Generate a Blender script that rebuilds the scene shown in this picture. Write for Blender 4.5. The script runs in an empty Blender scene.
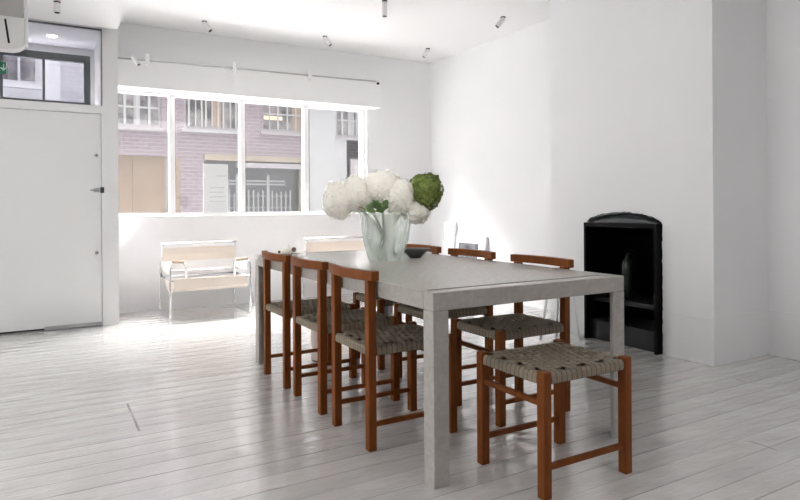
import bpy, bmesh, math, random
from mathutils import Vector, Matrix
PI = math.pi
S = bpy.context.scene
COL = S.collection
random.seed(7)

# ------------------------------------------------------------------ helpers
def new(): return bmesh.new()
def box(bm, lo, hi):
    x0, y0, z0 = lo; x1, y1, z1 = hi
    v = [bm.verts.new(p) for p in ((x0,y0,z0),(x1,y0,z0),(x1,y1,z0),(x0,y1,z0),(x0,y0,z1),(x1,y0,z1),(x1,y1,z1),(x0,y1,z1))]
    for f in ((0,3,2,1),(4,5,6,7),(0,1,5,4),(1,2,6,5),(2,3,7,6),(3,0,4,7)):
        bm.faces.new([v[i] for i in f])
    return bm
def cyl(bm, a, b, r0, r1=None, seg=20, cap=True):
    r1 = r0 if r1 is None else r1
    a, b = Vector(a), Vector(b); d = (b-a).normalized()
    u = d.orthogonal().normalized(); w = d.cross(u)
    A = [bm.verts.new(a + r0*(math.cos(t)*u + math.sin(t)*w)) for t in [2*PI*i/seg for i in range(seg)]]
    B = [bm.verts.new(b + r1*(math.cos(t)*u + math.sin(t)*w)) for t in [2*PI*i/seg for i in range(seg)]]
    for i in range(seg):
        j = (i+1) % seg; bm.faces.new((A[i], A[j], B[j], B[i]))
    if cap: bm.faces.new(A[::-1]); bm.faces.new(B)
    return bm
def tube(bm, pts, r, seg=10, closed=False, r_end=None):
    pts = [Vector(p) for p in pts]; n = len(pts); rings = []
    u = None
    for i, p in enumerate(pts):
        if closed: d = (pts[(i+1) % n] - pts[i-1]).normalized()
        else: d = (pts[min(i+1, n-1)] - pts[max(i-1, 0)]).normalized()
        if u is None: u = d.orthogonal().normalized()
        u = (u - d*u.dot(d)).normalized(); w = d.cross(u)
        rr = r if r_end is None else r + (r_end-r)*i/(n-1)
        rings.append([bm.verts.new(p + rr*(math.cos(t)*u + math.sin(t)*w)) for t in [2*PI*k/seg for k in range(seg)]])
    for i in range(n if closed else n-1):
        A, B = rings[i], rings[(i+1) % n]
        for k in range(seg):
            j = (k+1) % seg; bm.faces.new((A[k], A[j], B[j], B[k]))
    if not closed: bm.faces.new(rings[0][::-1]); bm.faces.new(rings[-1])
    return bm
def fillet(pts, r, n=5):
    """round the inner corners of a polyline"""
    pts = [Vector(p) for p in pts]; out = [pts[0]]
    for i in range(1, len(pts)-1):
        a, b, c = pts[i-1], pts[i], pts[i+1]
        rr = min(r, (a-b).length*.49, (c-b).length*.49)
        p, q = b+(a-b).normalized()*rr, b+(c-b).normalized()*rr
        for k in range(n+1):
            t = k/n; out.append((1-t)**2*p + 2*t*(1-t)*b + t*t*q)
    return out + [pts[-1]]
def lathe(bm, prof, c=(0,0,0), seg=40, mod=None, cap=True):
    c = Vector(c); rings = []
    for r, z in prof:
        rings.append([bm.verts.new(c + Vector((r*(mod(t,z) if mod else 1)*math.cos(t), r*(mod(t,z) if mod else 1)*math.sin(t), z)))
                      for t in [2*PI*k/seg for k in range(seg)]])
    for A, B in zip(rings, rings[1:]):
        for k in range(seg):
            j = (k+1) % seg; bm.faces.new((A[k], A[j], B[j], B[k]))
    if cap: bm.faces.new(rings[0][::-1]); bm.faces.new(rings[-1])
    return bm
def prism_x(bm, poly, x0, x1):
    """poly in (y,z), extruded along x"""
    A = [bm.verts.new((x0, y, z)) for y, z in poly]; B = [bm.verts.new((x1, y, z)) for y, z in poly]
    n = len(poly); bm.faces.new(A); bm.faces.new(B[::-1])
    for i in range(n):
        j = (i+1) % n; bm.faces.new((A[j], A[i], B[i], B[j]))
    bmesh.ops.recalc_face_normals(bm, faces=bm.faces[:])
    return bm
def holed(bm, x0, x1, z0, z1, y0, y1, holes):
    """wall in the xz plane with rectangular holes"""
    xs = sorted({x0, x1, *[h[i] for h in holes for i in (0, 1)]}); zs = sorted({z0, z1, *[h[i] for h in holes for i in (2, 3)]})
    for a, b in zip(xs, xs[1:]):
        run = None
        for c, d in zip(zs, zs[1:]):
            mx, mz = (a+b)/2, (c+d)/2
            inside = any(h[0] < mx < h[1] and h[2] < mz < h[3] for h in holes)
            if inside:
                if run: box(bm, (a, y0, run[0]), (b, y1, run[1])); run = None
            else: run = (run[0], d) if run else (c, d)
        if run: box(bm, (a, y0, run[0]), (b, y1, run[1]))
    return bm
def obj(name, bm, mat, parent=None, smooth=False, bevel=0, seg=2):
    me = bpy.data.meshes.new(name); bm.to_mesh(me); bm.free()
    me.materials.append(mat)
    if smooth:
        for p in me.polygons: p.use_smooth = True
    o = bpy.data.objects.new(name, me); COL.objects.link(o)
    if parent: o.parent = parent
    if bevel:
        m = o.modifiers.new('bevel', 'BEVEL'); m.width = bevel; m.segments = seg; m.limit_method = 'ANGLE'; m.angle_limit = math.radians(40)
    return o
def struct(name, bm, mat, parent=None, **k):
    o = obj(name, bm, mat, parent, **k)
    if not parent: o['kind'] = 'structure'
    return o
def tag(o, label, cat, group=None):
    o['label'] = label; o['category'] = cat
    if group: o['group'] = group
    return o
def thing(name, label, cat, loc=(0,0,0), rz=0, group=None):
    o = bpy.data.objects.new(name, None); COL.objects.link(o); o.empty_display_size = .1
    o.location = loc; o.rotation_euler = (0, 0, rz)
    return tag(o, label, cat, group)
def dup(root, loc, rz, label, group=None):
    r = root.copy(); COL.objects.link(r); r.location = loc; r.rotation_euler = (0, 0, rz); r['label'] = label
    if group: r['group'] = group
    for ch in list(root.children):
        c = ch.copy(); COL.objects.link(c); c.parent = r
        for g in list(ch.children):
            d = g.copy(); COL.objects.link(d); d.parent = c
    return r

# ------------------------------------------------------------------ materials
def mat(name, color, rough=.5, metal=0, spec=.5, noise=None, bump=None, coat=0):
    """noise=(scale, second colour, contrast); bump=(scale, strength)"""
    m = bpy.data.materials.new(name); m.use_nodes = True
    nt = m.node_tree; b = nt.nodes['Principled BSDF']
    b.inputs['Base Color'].default_value = (*color, 1); b.inputs['Roughness'].default_value = rough
    b.inputs['Metallic'].default_value = metal; b.inputs['Specular IOR Level'].default_value = spec
    b.inputs['Coat Weight'].default_value = coat
    if noise or bump: tc = nt.nodes.new('ShaderNodeTexCoord')
    if noise:
        n = nt.nodes.new('ShaderNodeTexNoise'); n.inputs['Scale'].default_value = noise[0]; n.inputs['Detail'].default_value = 5
        nt.links.new(tc.outputs['Object'], n.inputs['Vector'])
        r = nt.nodes.new('ShaderNodeValToRGB'); w = noise[2] if len(noise) > 2 else .25
        r.color_ramp.elements[0].position = .5-w; r.color_ramp.elements[1].position = .5+w
        r.color_ramp.elements[0].color = (*color, 1); r.color_ramp.elements[1].color = (*noise[1], 1)
        nt.links.new(n.outputs['Fac'], r.inputs['Fac']); nt.links.new(r.outputs['Color'], b.inputs['Base Color'])
    if bump:
        n = nt.nodes.new('ShaderNodeTexNoise'); n.inputs['Scale'].default_value = bump[0]; n.inputs['Detail'].default_value = 3
        nt.links.new(tc.outputs['Object'], n.inputs['Vector'])
        bp = nt.nodes.new('ShaderNodeBump'); bp.inputs['Strength'].default_value = bump[1]; bp.inputs['Distance'].default_value = .01
        nt.links.new(n.outputs['Fac'], bp.inputs['Height']); nt.links.new(bp.outputs['Normal'], b.inputs['Normal'])
    return m
def emit(name, color, s):
    m = bpy.data.materials.new(name); m.use_nodes = True; nt = m.node_tree; nt.nodes.clear()
    e = nt.nodes.new('ShaderNodeEmission'); e.inputs[0].default_value = (*color, 1); e.inputs[1].default_value = s
    o = nt.nodes.new('ShaderNodeOutputMaterial'); nt.links.new(e.outputs[0], o.inputs[0]); return m
def glass(name, tint=(1,1,1), gloss=.06, haze=0, haze_col=(1,1,1)):
    m = bpy.data.materials.new(name); m.use_nodes = True; nt = m.node_tree; nt.nodes.clear()
    N = nt.nodes.new; L = nt.links.new
    t = N('ShaderNodeBsdfTransparent'); t.inputs[0].default_value = (*tint, 1)
    g = N('ShaderNodeBsdfGlossy'); g.inputs['Roughness'].default_value = .03
    mx = N('ShaderNodeMixShader'); mx.inputs[0].default_value = gloss
    L(t.outputs[0], mx.inputs[1]); L(g.outputs[0], mx.inputs[2]); out = mx.outputs[0]
    if haze:
        d = N('ShaderNodeBsdfTranslucent'); d.inputs[0].default_value = (*haze_col, 1)
        m2 = N('ShaderNodeMixShader'); m2.inputs[0].default_value = haze
        L(out, m2.inputs[1]); L(d.outputs[0], m2.inputs[2]); out = m2.outputs[0]
    o = N('ShaderNodeOutputMaterial'); L(out, o.inputs[0]); return m
def math_node(nt, op, a, b=None, clamp=False):
    n = nt.nodes.new('ShaderNodeMath'); n.operation = op; n.use_clamp = clamp
    for i, v in enumerate((a, b)):
        if v is None: continue
        if isinstance(v, (int, float)): n.inputs[i].default_value = v
        else: nt.links.new(v, n.inputs[i])
    return n.outputs[0]

WHITE = (.84, .84, .845)
M = {}
M['wall'] = mat('white_wall_paint', WHITE, .6, noise=(1.3, (.80,.80,.81), .3), bump=(9, .12))
M['trim'] = mat('white_trim_paint', (.84,.84,.84), .4)
M['ceil'] = mat('white_ceiling_paint', (.86,.86,.86), .7)
M['door'] = mat('white_door_paint', (.68,.68,.68), .4, bump=(3, .03))
M['wood'] = mat('oiled_teak', (.135,.036,.0065), .45, spec=.16, noise=(14, (.20,.058,.011), .3))
M['steel'] = mat('steel', (.42,.42,.43), .3, 1)
M['chrome'] = mat('chrome', (.8,.8,.82), .14, 1)
M['canvas'] = mat('natural_canvas', (.72,.66,.60), .85, bump=(160, .2))
M['strap'] = mat('pale_canvas', (.82,.79,.75), .85)
M['pad'] = mat('tan_arm_pad', (.50,.36,.24), .6)
M['black'] = mat('black_steel', (.0025,.0025,.003), .5, spec=.12)
M['soot'] = mat('soot_black', (.002,.002,.002), .95, spec=.05, bump=(40, .8))
M['blackgloss'] = mat('polished_black_iron', (.05,.055,.06), .3)
M['darkgrey'] = mat('blackened_slate', (.012,.013,.015), .4, spec=.3)
M['spotw'] = mat('spotlight_white', (.72,.72,.72), .4)
M['dark'] = mat('dark_lens', (.02,.02,.02), .2)
M['framegrey'] = mat('grey_window_metal', (.045,.055,.058), .45)
M['acshade'] = mat('shaded_housing', (.50,.49,.48), .5)  # grey stands in for the darker-lit upper face of the unit
M['plastic'] = mat('white_plastic', (.80,.80,.79), .35)
M['glass'] = glass('window_glass', (.97,.97,.98), .05, .0045)
M['glass2'] = glass('transom_glass', (.9,.9,.93), .05)
M['gold'] = mat('brass', (.5,.4,.2), .3, 1)
M['red'] = mat('brown_ceramic', (.16,.06,.045), .4)
M['cream'] = mat('cream_ceramic', (.82,.76,.68), .4)
M['green'] = mat('green_sign', (.01,.17,.08), .4)
M['signw'] = mat('sign_white', (.85,.88,.86), .4)
M['bottle'] = mat('dark_green_bottle', (.006,.018,.009), .2, spec=.35)
M['bowl'] = mat('dark_grey_stoneware', (.045,.047,.048), .4, noise=(30, (.07,.07,.07)))
M['bowlin'] = mat('pale_bowl_glaze', (.5,.5,.48), .4)
M['pink'] = mat('pale_pinkish_plaster', (.62,.53,.48), .6)
M['petal'] = mat('white_petal', (.95,.945,.93), .75, noise=(22, (.93,.915,.87), .2))
M['greenpetal'] = mat('green_petal', (.11,.17,.028), .7, noise=(26, (.22,.27,.065), .2))
def translucent(m, w):
    nt = m.node_tree; b = nt.nodes['Principled BSDF']; out = next(n for n in nt.nodes if n.type == 'OUTPUT_MATERIAL')
    t = nt.nodes.new('ShaderNodeBsdfTranslucent'); src = b.inputs['Base Color']
    if src.links: nt.links.new(src.links[0].from_socket, t.inputs[0])
    else: t.inputs[0].default_value = src.default_value
    x = nt.nodes.new('ShaderNodeMixShader'); x.inputs[0].default_value = w
    nt.links.new(b.outputs[0], x.inputs[1]); nt.links.new(t.outputs[0], x.inputs[2]); nt.links.new(x.outputs[0], out.inputs[0])
translucent(M['petal'], .65); translucent(M['greenpetal'], .25)
translucent(M['canvas'], .2)
M['greencore'] = mat('green_floret_shade', (.025,.042,.008), .8)
M['stem'] = mat('stem_green', (.06,.10,.03), .6)
M['leaf'] = mat('leaf_green', (.03,.065,.012), .55, noise=(25, (.06,.11,.022)))
M['stain'] = mat('brown_petal', (.33,.19,.10), .8)
M['paper'] = mat('white_poster_paper', (.66,.67,.67), .6)
M['ink'] = mat('grey_ink', (.22,.235,.25), .7)
M['print'] = mat('grey_photo_print', (.06,.06,.068), .5, noise=(9, (.16,.165,.18), .12))
M['mountw'] = mat('picture_mount', (.8,.8,.8), .6)
M['asphalt'] = mat('street_asphalt', (.10,.10,.10), .9, noise=(8, (.13,.13,.13)))
M['plyw'] = mat('weathered_plywood', (.118,.085,.060), .8, noise=(1.6, (.080,.056,.037), .25))
M['sand'] = mat('sandstone_lintel', (.115,.096,.072), .8, noise=(3, (.14,.117,.09)))
M['wpaint'] = mat('white_painted_brick', (.165,.165,.167), .8, noise=(6, (.14,.14,.143)))
M['nbwhite'] = mat('white_render', (.27,.27,.27), .8, noise=(5, (.235,.235,.235)))
M['winframe'] = mat('street_window_frame', (.12,.11,.115), .6)
M['barw'] = mat('white_painted_bar', (.17,.17,.17), .5)
M['winglass'] = mat('street_window_glass', (.03,.03,.033), .15, noise=(3.5, (.13,.12,.12), .12))
M['curtain'] = mat('tan_curtain', (.13,.095,.07), .8)
M['shopdark'] = mat('dark_shop_interior', (.03,.033,.035), .6, noise=(4, (.06,.065,.07)))
M['seatrail'] = M['wood']

def wood_grain():
    m = M['wood']; nt = m.node_tree; b = nt.nodes['Principled BSDF']
    tc = next(n for n in nt.nodes if n.type == 'TEX_COORD'); n = next(n for n in nt.nodes if n.type == 'TEX_NOISE')
    mp = nt.nodes.new('ShaderNodeMapping'); mp.inputs['Scale'].default_value = (4, 4, .35)
    nt.links.new(tc.outputs['Object'], mp.inputs[0]); nt.links.new(mp.outputs[0], n.inputs['Vector'])
wood_grain()

def stone_mat():
    m = bpy.data.materials.new('grey_stone_composite'); m.use_nodes = True; nt = m.node_tree; b = nt.nodes['Principled BSDF']
    tc = nt.nodes.new('ShaderNodeTexCoord')
    n = nt.nodes.new('ShaderNodeTexNoise'); n.inputs['Scale'].default_value = 38; n.inputs['Detail'].default_value = 6; n.inputs['Roughness'].default_value = .7
    v = nt.nodes.new('ShaderNodeTexVoronoi'); v.inputs['Scale'].default_value = 60
    r = nt.nodes.new('ShaderNodeValToRGB'); e = r.color_ramp.elements
    e[0].position = .32; e[0].color = (.335,.313,.29,1); e[1].position = .68; e[1].color = (.41,.387,.362,1)
    r2 = nt.nodes.new('ShaderNodeValToRGB'); e = r2.color_ramp.elements
    e[0].position = .05; e[0].color = (.72,.70,.68,1); e[1].position = .12; e[1].color = (1,1,1,1)
    mx = nt.nodes.new('ShaderNodeMix'); mx.data_type = 'RGBA'; mx.blend_type = 'MULTIPLY'; mx.inputs[0].default_value = .8
    for x in (n, v): nt.links.new(tc.outputs['Object'], x.inputs['Vector'])
    nt.links.new(n.outputs['Fac'], r.inputs[0]); nt.links.new(v.outputs['Distance'], r2.inputs[0])
    nt.links.new(r.outputs[0], mx.inputs[6]); nt.links.new(r2.outputs[0], mx.inputs[7]); nt.links.new(mx.outputs[2], b.inputs['Base Color'])
    b.inputs['Roughness'].default_value = .27
    return m
M['stone'] = stone_mat(); M['jointgrey'] = mat('dark_joint', (.06,.055,.05), .7)

def weave_mat():
    m = mat('khaki_woven_cord', (.20,.165,.12), .85, noise=(25, (.27,.225,.165), .25), bump=(220, .35)); return m
M['cord'] = weave_mat(); M['core'] = mat('shaded_cord_core', (.055,.043,.03), .9)  # core is a darkened cord, painting the shade between the bands

def brick_mat(name, c1, c2, mortar, scale=1):
    m = bpy.data.materials.new(name); m.use_nodes = True; nt = m.node_tree; b = nt.nodes['Principled BSDF']
    tc = nt.nodes.new('ShaderNodeTexCoord'); mp = nt.nodes.new('ShaderNodeMapping'); mp.inputs['Rotation'].default_value = (PI/2, 0, 0)
    k = nt.nodes.new('ShaderNodeTexBrick'); k.inputs['Scale'].default_value = scale
    k.inputs['Color1'].default_value = (*c1, 1); k.inputs['Color2'].default_value = (*c2, 1); k.inputs['Mortar'].default_value = (*mortar, 1)
    k.inputs['Brick Width'].default_value = .225; k.inputs['Row Height'].default_value = .075; k.inputs['Mortar Size'].default_value = .008
    nt.links.new(tc.outputs['Object'], mp.inputs[0]); nt.links.new(mp.outputs[0], k.inputs[0]); nt.links.new(k.outputs['Color'], b.inputs['Base Color'])
    b.inputs['Roughness'].default_value = .85
    return m
M['brick'] = brick_mat('purple_brick', (.074,.057,.067), (.092,.072,.082), (.130,.114,.123))
M['gbrick'] = brick_mat('grey_brick', (.15,.145,.155), (.17,.165,.17), (.21,.21,.21))

def floor_mat():
    m = bpy.data.materials.new('white_painted_boards'); m.use_nodes = True; nt = m.node_tree; b = nt.nodes['Principled BSDF']
    N = nt.nodes.new; L = nt.links.new
    tc = N('ShaderNodeTexCoord'); sp = N('ShaderNodeSeparateXYZ'); L(tc.outputs['Object'], sp.inputs[0])
    x, y = sp.outputs[0], sp.outputs[1]
    bd = math_node(nt, 'DIVIDE', math_node(nt, 'ADD', y, .06), .122)
    row = math_node(nt, 'FLOOR', bd); fr = math_node(nt, 'FRACT', bd)
    edge = math_node(nt, 'MINIMUM', fr, math_node(nt, 'SUBTRACT', 1, fr))          # 0 at a joint
    # how open each joint is: noise along the board and per row
    cv = N('ShaderNodeCombineXYZ'); L(math_node(nt, 'MULTIPLY', x, .9), cv.inputs[0]); L(math_node(nt, 'MULTIPLY', math_node(nt, 'ROUND', bd), 7.31), cv.inputs[1])
    jn = N('ShaderNodeTexNoise'); jn.inputs['Scale'].default_value = 1.0; jn.inputs['Detail'].default_value = 4; L(cv.outputs[0], jn.inputs['Vector'])
    openj = N('ShaderNodeMapRange'); openj.inputs[1].default_value = .38; openj.inputs[2].default_value = .68; openj.inputs[3].default_value = .12; openj.inputs[4].default_value = 1; L(jn.outputs['Fac'], openj.inputs[0])
    gap = N('ShaderNodeMapRange'); gap.inputs[1].default_value = .010; gap.inputs[2].default_value = .024; gap.inputs[3].default_value = 1; gap.inputs[4].default_value = 0; L(edge, gap.inputs[0])
    gapf = math_node(nt, 'MULTIPLY', gap.outputs[0], openj.outputs[0])
    # board end joints (nicks that have opened)
    def nick(cx, cy, w, h):
        ax = math_node(nt, 'LESS_THAN', math_node(nt, 'ABSOLUTE', math_node(nt, 'SUBTRACT', x, cx)), w)
        ay = math_node(nt, 'LESS_THAN', math_node(nt, 'ABSOLUTE', math_node(nt, 'SUBTRACT', y, cy)), h)
        return math_node(nt, 'MULTIPLY', ax, ay)
    nk = nick(.400, 3.42, .006, .24)
    for a in ((2.75, 1.552, .003, .061), (3.65, 2.16, .003, .061), (-.95, 3.1, .003, .061), (2.95, .95, .003, .061)):
        nk = math_node(nt, 'MAXIMUM', nk, nick(*a))
    # tint of each board
    wn = N('ShaderNodeTexWhiteNoise'); wn.noise_dimensions = '1D'; L(row, wn.inputs['W'])
    tint = N('ShaderNodeMapRange'); tint.inputs[3].default_value = .94; tint.inputs[4].default_value = 1.02; L(wn.outputs['Value'], tint.inputs[0])
    dirt = N('ShaderNodeTexNoise'); dirt.inputs['Scale'].default_value = 2.3; dirt.inputs['Detail'].default_value = 6; L(tc.outputs['Object'], dirt.inputs['Vector'])
    dr = N('ShaderNodeValToRGB'); dr.color_ramp.elements[0].position = .3; dr.color_ramp.elements[0].color = (.56,.545,.53,1)
    dr.color_ramp.elements[1].position = .62; dr.color_ramp.elements[1].color = (.63,.62,.61,1); L(dirt.outputs['Fac'], dr.inputs[0])
    mul = N('ShaderNodeMix'); mul.data_type = 'RGBA'; mul.blend_type = 'MULTIPLY'; mul.inputs[0].default_value = 1
    L(dr.outputs[0], mul.inputs[6]); L(tint.outputs[0], mul.inputs[7])
    g1 = N('ShaderNodeMix'); g1.data_type = 'RGBA'; L(math_node(nt, 'MULTIPLY', gapf, .75), g1.inputs[0]); L(mul.outputs[2], g1.inputs[6]); g1.inputs[7].default_value = (.13,.12,.11,1)
    g2 = N('ShaderNodeMix'); g2.data_type = 'RGBA'; L(math_node(nt, 'MULTIPLY', nk, .75), g2.inputs[0]); L(g1.outputs[2], g2.inputs[6]); g2.inputs[7].default_value = (.16,.13,.12,1)
    L(g2.outputs[2], b.inputs['Base Color'])
    # paint surface: cupped boards plus lumpy gloss paint
    mpv = N('ShaderNodeMapping'); mpv.inputs['Scale'].default_value = (.8, 3, 1); L(tc.outputs['Object'], mpv.inputs[0])
    ln = N('ShaderNodeTexNoise'); ln.inputs['Scale'].default_value = 4; ln.inputs['Detail'].default_value = 5; ln.inputs['Roughness'].default_value = .6; L(mpv.outputs[0], ln.inputs['Vector'])
    cup = math_node(nt, 'MULTIPLY', math_node(nt, 'POWER', math_node(nt, 'SUBTRACT', .5, edge), 2), 1.1)
    h = math_node(nt, 'ADD', math_node(nt, 'SUBTRACT', math_node(nt, 'MULTIPLY', ln.outputs['Fac'], 1.6), math_node(nt, 'MULTIPLY', gapf, 1.2)), math_node(nt, 'SUBTRACT', cup, nk))
    bp = N('ShaderNodeBump'); bp.inputs['Strength'].default_value = .75; bp.inputs['Distance'].default_value = .006; L(h, bp.inputs['Height']); L(bp.outputs[0], b.inputs['Normal'])
    rn = N('ShaderNodeMapRange'); rn.inputs[1].default_value = .35; rn.inputs[2].default_value = .7; rn.inputs[3].default_value = .07; rn.inputs[4].default_value = .13; L(dirt.outputs['Fac'], rn.inputs[0])
    L(rn.outputs[0], b.inputs['Roughness']); b.inputs['IOR'].default_value = 1.5
    # thick brushed gloss coat: long lazy lumps
    cn = N('ShaderNodeTexNoise'); cn.inputs['Scale'].default_value = 7; cn.inputs['Detail'].default_value = 3; cn.inputs['Roughness'].default_value = .45
    mp2 = N('ShaderNodeMapping'); mp2.inputs['Scale'].default_value = (.55, 1.5, 1); L(tc.outputs['Object'], mp2.inputs[0]); L(mp2.outputs[0], cn.inputs['Vector'])
    bp2 = N('ShaderNodeBump'); bp2.inputs['Strength'].default_value = 1.0; bp2.inputs['Distance'].default_value = .009; L(math_node(nt, 'ADD', cn.outputs['Fac'], math_node(nt, 'MULTIPLY', h, .25)), bp2.inputs['Height'])
    b.inputs['Coat Weight'].default_value = 1; b.inputs['Coat Roughness'].default_value = .05; b.inputs['Coat IOR'].default_value = 1.5; L(bp2.outputs[0], b.inputs['Coat Normal'])
    return m
M['floor'] = floor_mat()

def vase_mat():
    m = bpy.data.materials.new('frosted_green_grey_glass'); m.use_nodes = True; nt = m.node_tree; nt.nodes.clear()
    N = nt.nodes.new; L = nt.links.new
    tc = N('ShaderNodeTexCoord'); mp = N('ShaderNodeMapping'); mp.inputs['Scale'].default_value = (9, 9, 1.6); L(tc.outputs['Object'], mp.inputs[0])
    n = N('ShaderNodeTexNoise'); n.inputs['Scale'].default_value = 1.5; n.inputs['Detail'].default_value = 2; L(mp.outputs[0], n.inputs['Vector'])
    f = N('ShaderNodeMapRange'); f.inputs[1].default_value = .4; f.inputs[2].default_value = .65; f.inputs[3].default_value = .44; f.inputs[4].default_value = .12; L(n.outputs['Fac'], f.inputs[0])
    t = N('ShaderNodeBsdfTransparent'); t.inputs[0].default_value = (.93,.96,.94,1)
    tr = N('ShaderNodeBsdfTranslucent'); tr.inputs[0].default_value = (.95,.97,.95,1)
    df = N('ShaderNodeBsdfDiffuse'); df.inputs[0].default_value = (.90,.92,.90,1)
    a = N('ShaderNodeMixShader'); a.inputs[0].default_value = .22; L(tr.outputs[0], a.inputs[1]); L(df.outputs[0], a.inputs[2])
    c = N('ShaderNodeMixShader'); L(f.outputs[0], c.inputs[0]); L(t.outputs[0], c.inputs[1]); L(a.outputs[0], c.inputs[2])
    g = N('ShaderNodeBsdfGlossy'); g.inputs['Roughness'].default_value = .15
    d = N('ShaderNodeMixShader'); d.inputs[0].default_value = .05; L(c.outputs[0], d.inputs[1]); L(g.outputs[0], d.inputs[2])
    o = N('ShaderNodeOutputMaterial'); L(d.outputs[0], o.inputs[0]); return m
M['vase'] = vase_mat()
M['water'] = glass('vase_water', (.95,.98,.96), .03, .06, (.88,.94,.90))

# ------------------------------------------------------------------ the room
WY, WX, CZ, PX = 6.825, 4.45, 2.95, .617      # window wall, right wall, ceiling, end of the entrance partition
CX, C0, C1 = 3.82, 2.47, 3.97                 # chimney breast: face, near edge, far edge
struct('floor', box(new(), (-3, -3, -.1), (WX+.15, 7.30, 0)), M['floor'])
struct('ceiling', box(new(), (PX, -3, CZ), (WX+.15, 7.05, CZ+.15)), M['ceil'])
struct('ceiling', box(new(), (-3, -3, 2.71), (PX, 6.33, CZ+.15)), M['ceil'])
struct('ceiling', box(new(), (-3, 6.33, 2.70), (.485, 7.3, CZ+.15)), M['ceil'])
struct('wall_right', box(new(), (WX, -3, 0), (WX+.15, 7.05, CZ)), M['wall'])
wl = new(); box(wl, (-3.15, -3, 0), (-3, 1.2, 2.71)); box(wl, (-3.15, 4.9, 0), (-3, 7.3, 2.71)); box(wl, (-3.15, 1.2, 0), (-3, 4.9, .8)); box(wl, (-3.15, 1.2, 2.5), (-3, 4.9, 2.71))
struct('wall_left', wl, M['wall'])  # opening added to let the side fill lamp in
al = new(); box(al, (-4.9, -3.15, -.1), (-4.6, 7.3, 6.5)); box(al, (-4.6, 7.1, -.1), (-3.15, 7.3, 6.5)); box(al, (-4.6, -3.15, -.1), (-3.15, 7.1, 0))
struct('wall_sunblock', al, M['wpaint'])  # unseen walls added to keep the sun out of the side opening
struct('wall_back', box(new(), (-3, -3.15, 0), (WX, -3, CZ)), M['wall'])
WIN = (PX, 3.50, .9875, 2.275)
struct('wall_window', holed(new(), PX, WX, 0, CZ, WY, 7.05, [WIN]), M['wall'])
struct('wall_lobby', box(new(), (.485, 6.33, 0), (PX, 7.30, CZ)), M['wall'])
DOOR = (-.37, .478, 0, 1.925); TRAN = (-.37, .488, 1.998, 2.70)
struct('wall_entrance', holed(new(), -3, PX, 0, 2.71, 6.21, 6.33, [DOOR, TRAN]), M['door'])
# chimney breast with an arched opening
F0, F1, FZ = 2.866, 3.545, .93
arch = [(F1 + (F0-F1)*t, FZ + .075*math.sin(PI*t)**.62 + .003*math.sin(37*t)) for t in [i/24 for i in range(25)]]
arch[0] = (F1, FZ); arch[-1] = (F0, FZ)
poly = [(C1, 0), (F1, 0)] + arch + [(F0, 0), (C0, 0), (C0, CZ), (C1, CZ)]
struct('wall_chimney', prism_x(new(), poly, CX, WX), M['wall'])
# tall painted-over skirting
sk = new(); box(sk, (CX-.007, C0-.007, 0), (CX, 2.775, .312)); box(sk, (CX, C0-.007, 0), (WX, C0, .316))
struct('baseboard_chimney', sk, M['wall'], bevel=.003)
struct('baseboard_right', box(new(), (WX-.010, -3, 0), (WX, C0-.007, .318)), M['wall'], bevel=.003)

# big window: one frame, three mullions, four panes
fr = new()
box(fr, (PX, 6.86, 2.250), (3.50, 6.94, 2.275)); box(fr, (PX, 6.86, .9875), (3.50, 6.94, 1.012))
box(fr, (3.468, 6.86, 1.012), (3.50, 6.94, 2.250)); box(fr, (PX, 6.86, 1.012), (PX+.03, 6.94, 2.250))
w1 = struct('window_1', fr, M['trim'])
MUL = [1.205, 1.957, 2.717]
for mx in MUL: obj('mullion', box(new(), (mx-.028, 6.86, 1.012), (mx+.028, 6.94, 2.250)), M['trim'], w1)
edges = [PX+.03] + MUL + [3.468]
for a, b in zip(edges, edges[1:]):
    obj('window_pane', box(new(), (a+(.028 if a in MUL else 0), 6.897, 1.012), (b-(.028 if b in MUL else 0), 6.903, 2.250)), M['glass'], w1)
obj('window_sill', box(new(), (PX, 6.80, .965), (3.52, 6.86, .9875)), M['trim'], w1, bevel=.004)
# boxed bulkhead over the window
struct('trim_bulkhead', box(new(), (PX, 6.62, 2.272), (3.60, WY, 2.565)), M['trim'])
# transom of the entrance partition
tf = new(); t = .012
box(tf, (TRAN[0], 6.225, 2.688), (TRAN[1], 6.25, 2.70)); box(tf, (TRAN[1]-.006, 6.225, 1.998), (TRAN[1], 6.25, 2.688))
w2 = struct('window_2', tf, M['framegrey'])
obj('window_pane', box(new(), (TRAN[0], 6.235, 1.998), (TRAN[1]-.006, 6.241, 2.688)), M['glass2'], w2)
# outer front of the lobby with its dark metal window
OW = (-.62, .447, 2.09, 2.632)
struct('wall_front', holed(new(), -3, .485, 0, 2.70, 7.10, 7.30, [OW]), M['wall'])
of = new(); box(of, (OW[0], 7.10, 2.562), (OW[1], 7.16, 2.632)); box(of, (OW[0], 7.10, 2.09), (OW[1], 7.16, 2.15))
box(of, (.388, 7.10, 2.15), (OW[1], 7.16, 2.562)); box(of, (-.62, 7.10, 2.15), (-.59, 7.16, 2.562))
w3 = struct('window_3', of, M['framegrey'])
for mx in (.030, -.325): obj('mullion', box(new(), (mx-.012, 7.105, 2.15), (mx+.012, 7.155, 2.562)), M['framegrey'], w3)
for a, b in ((-.59, -.337), (-.313, .018), (.042, .388)): obj('window_pane', box(new(), (a, 7.127, 2.15), (b, 7.133, 2.562)), M['glass2'], w3)

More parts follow.
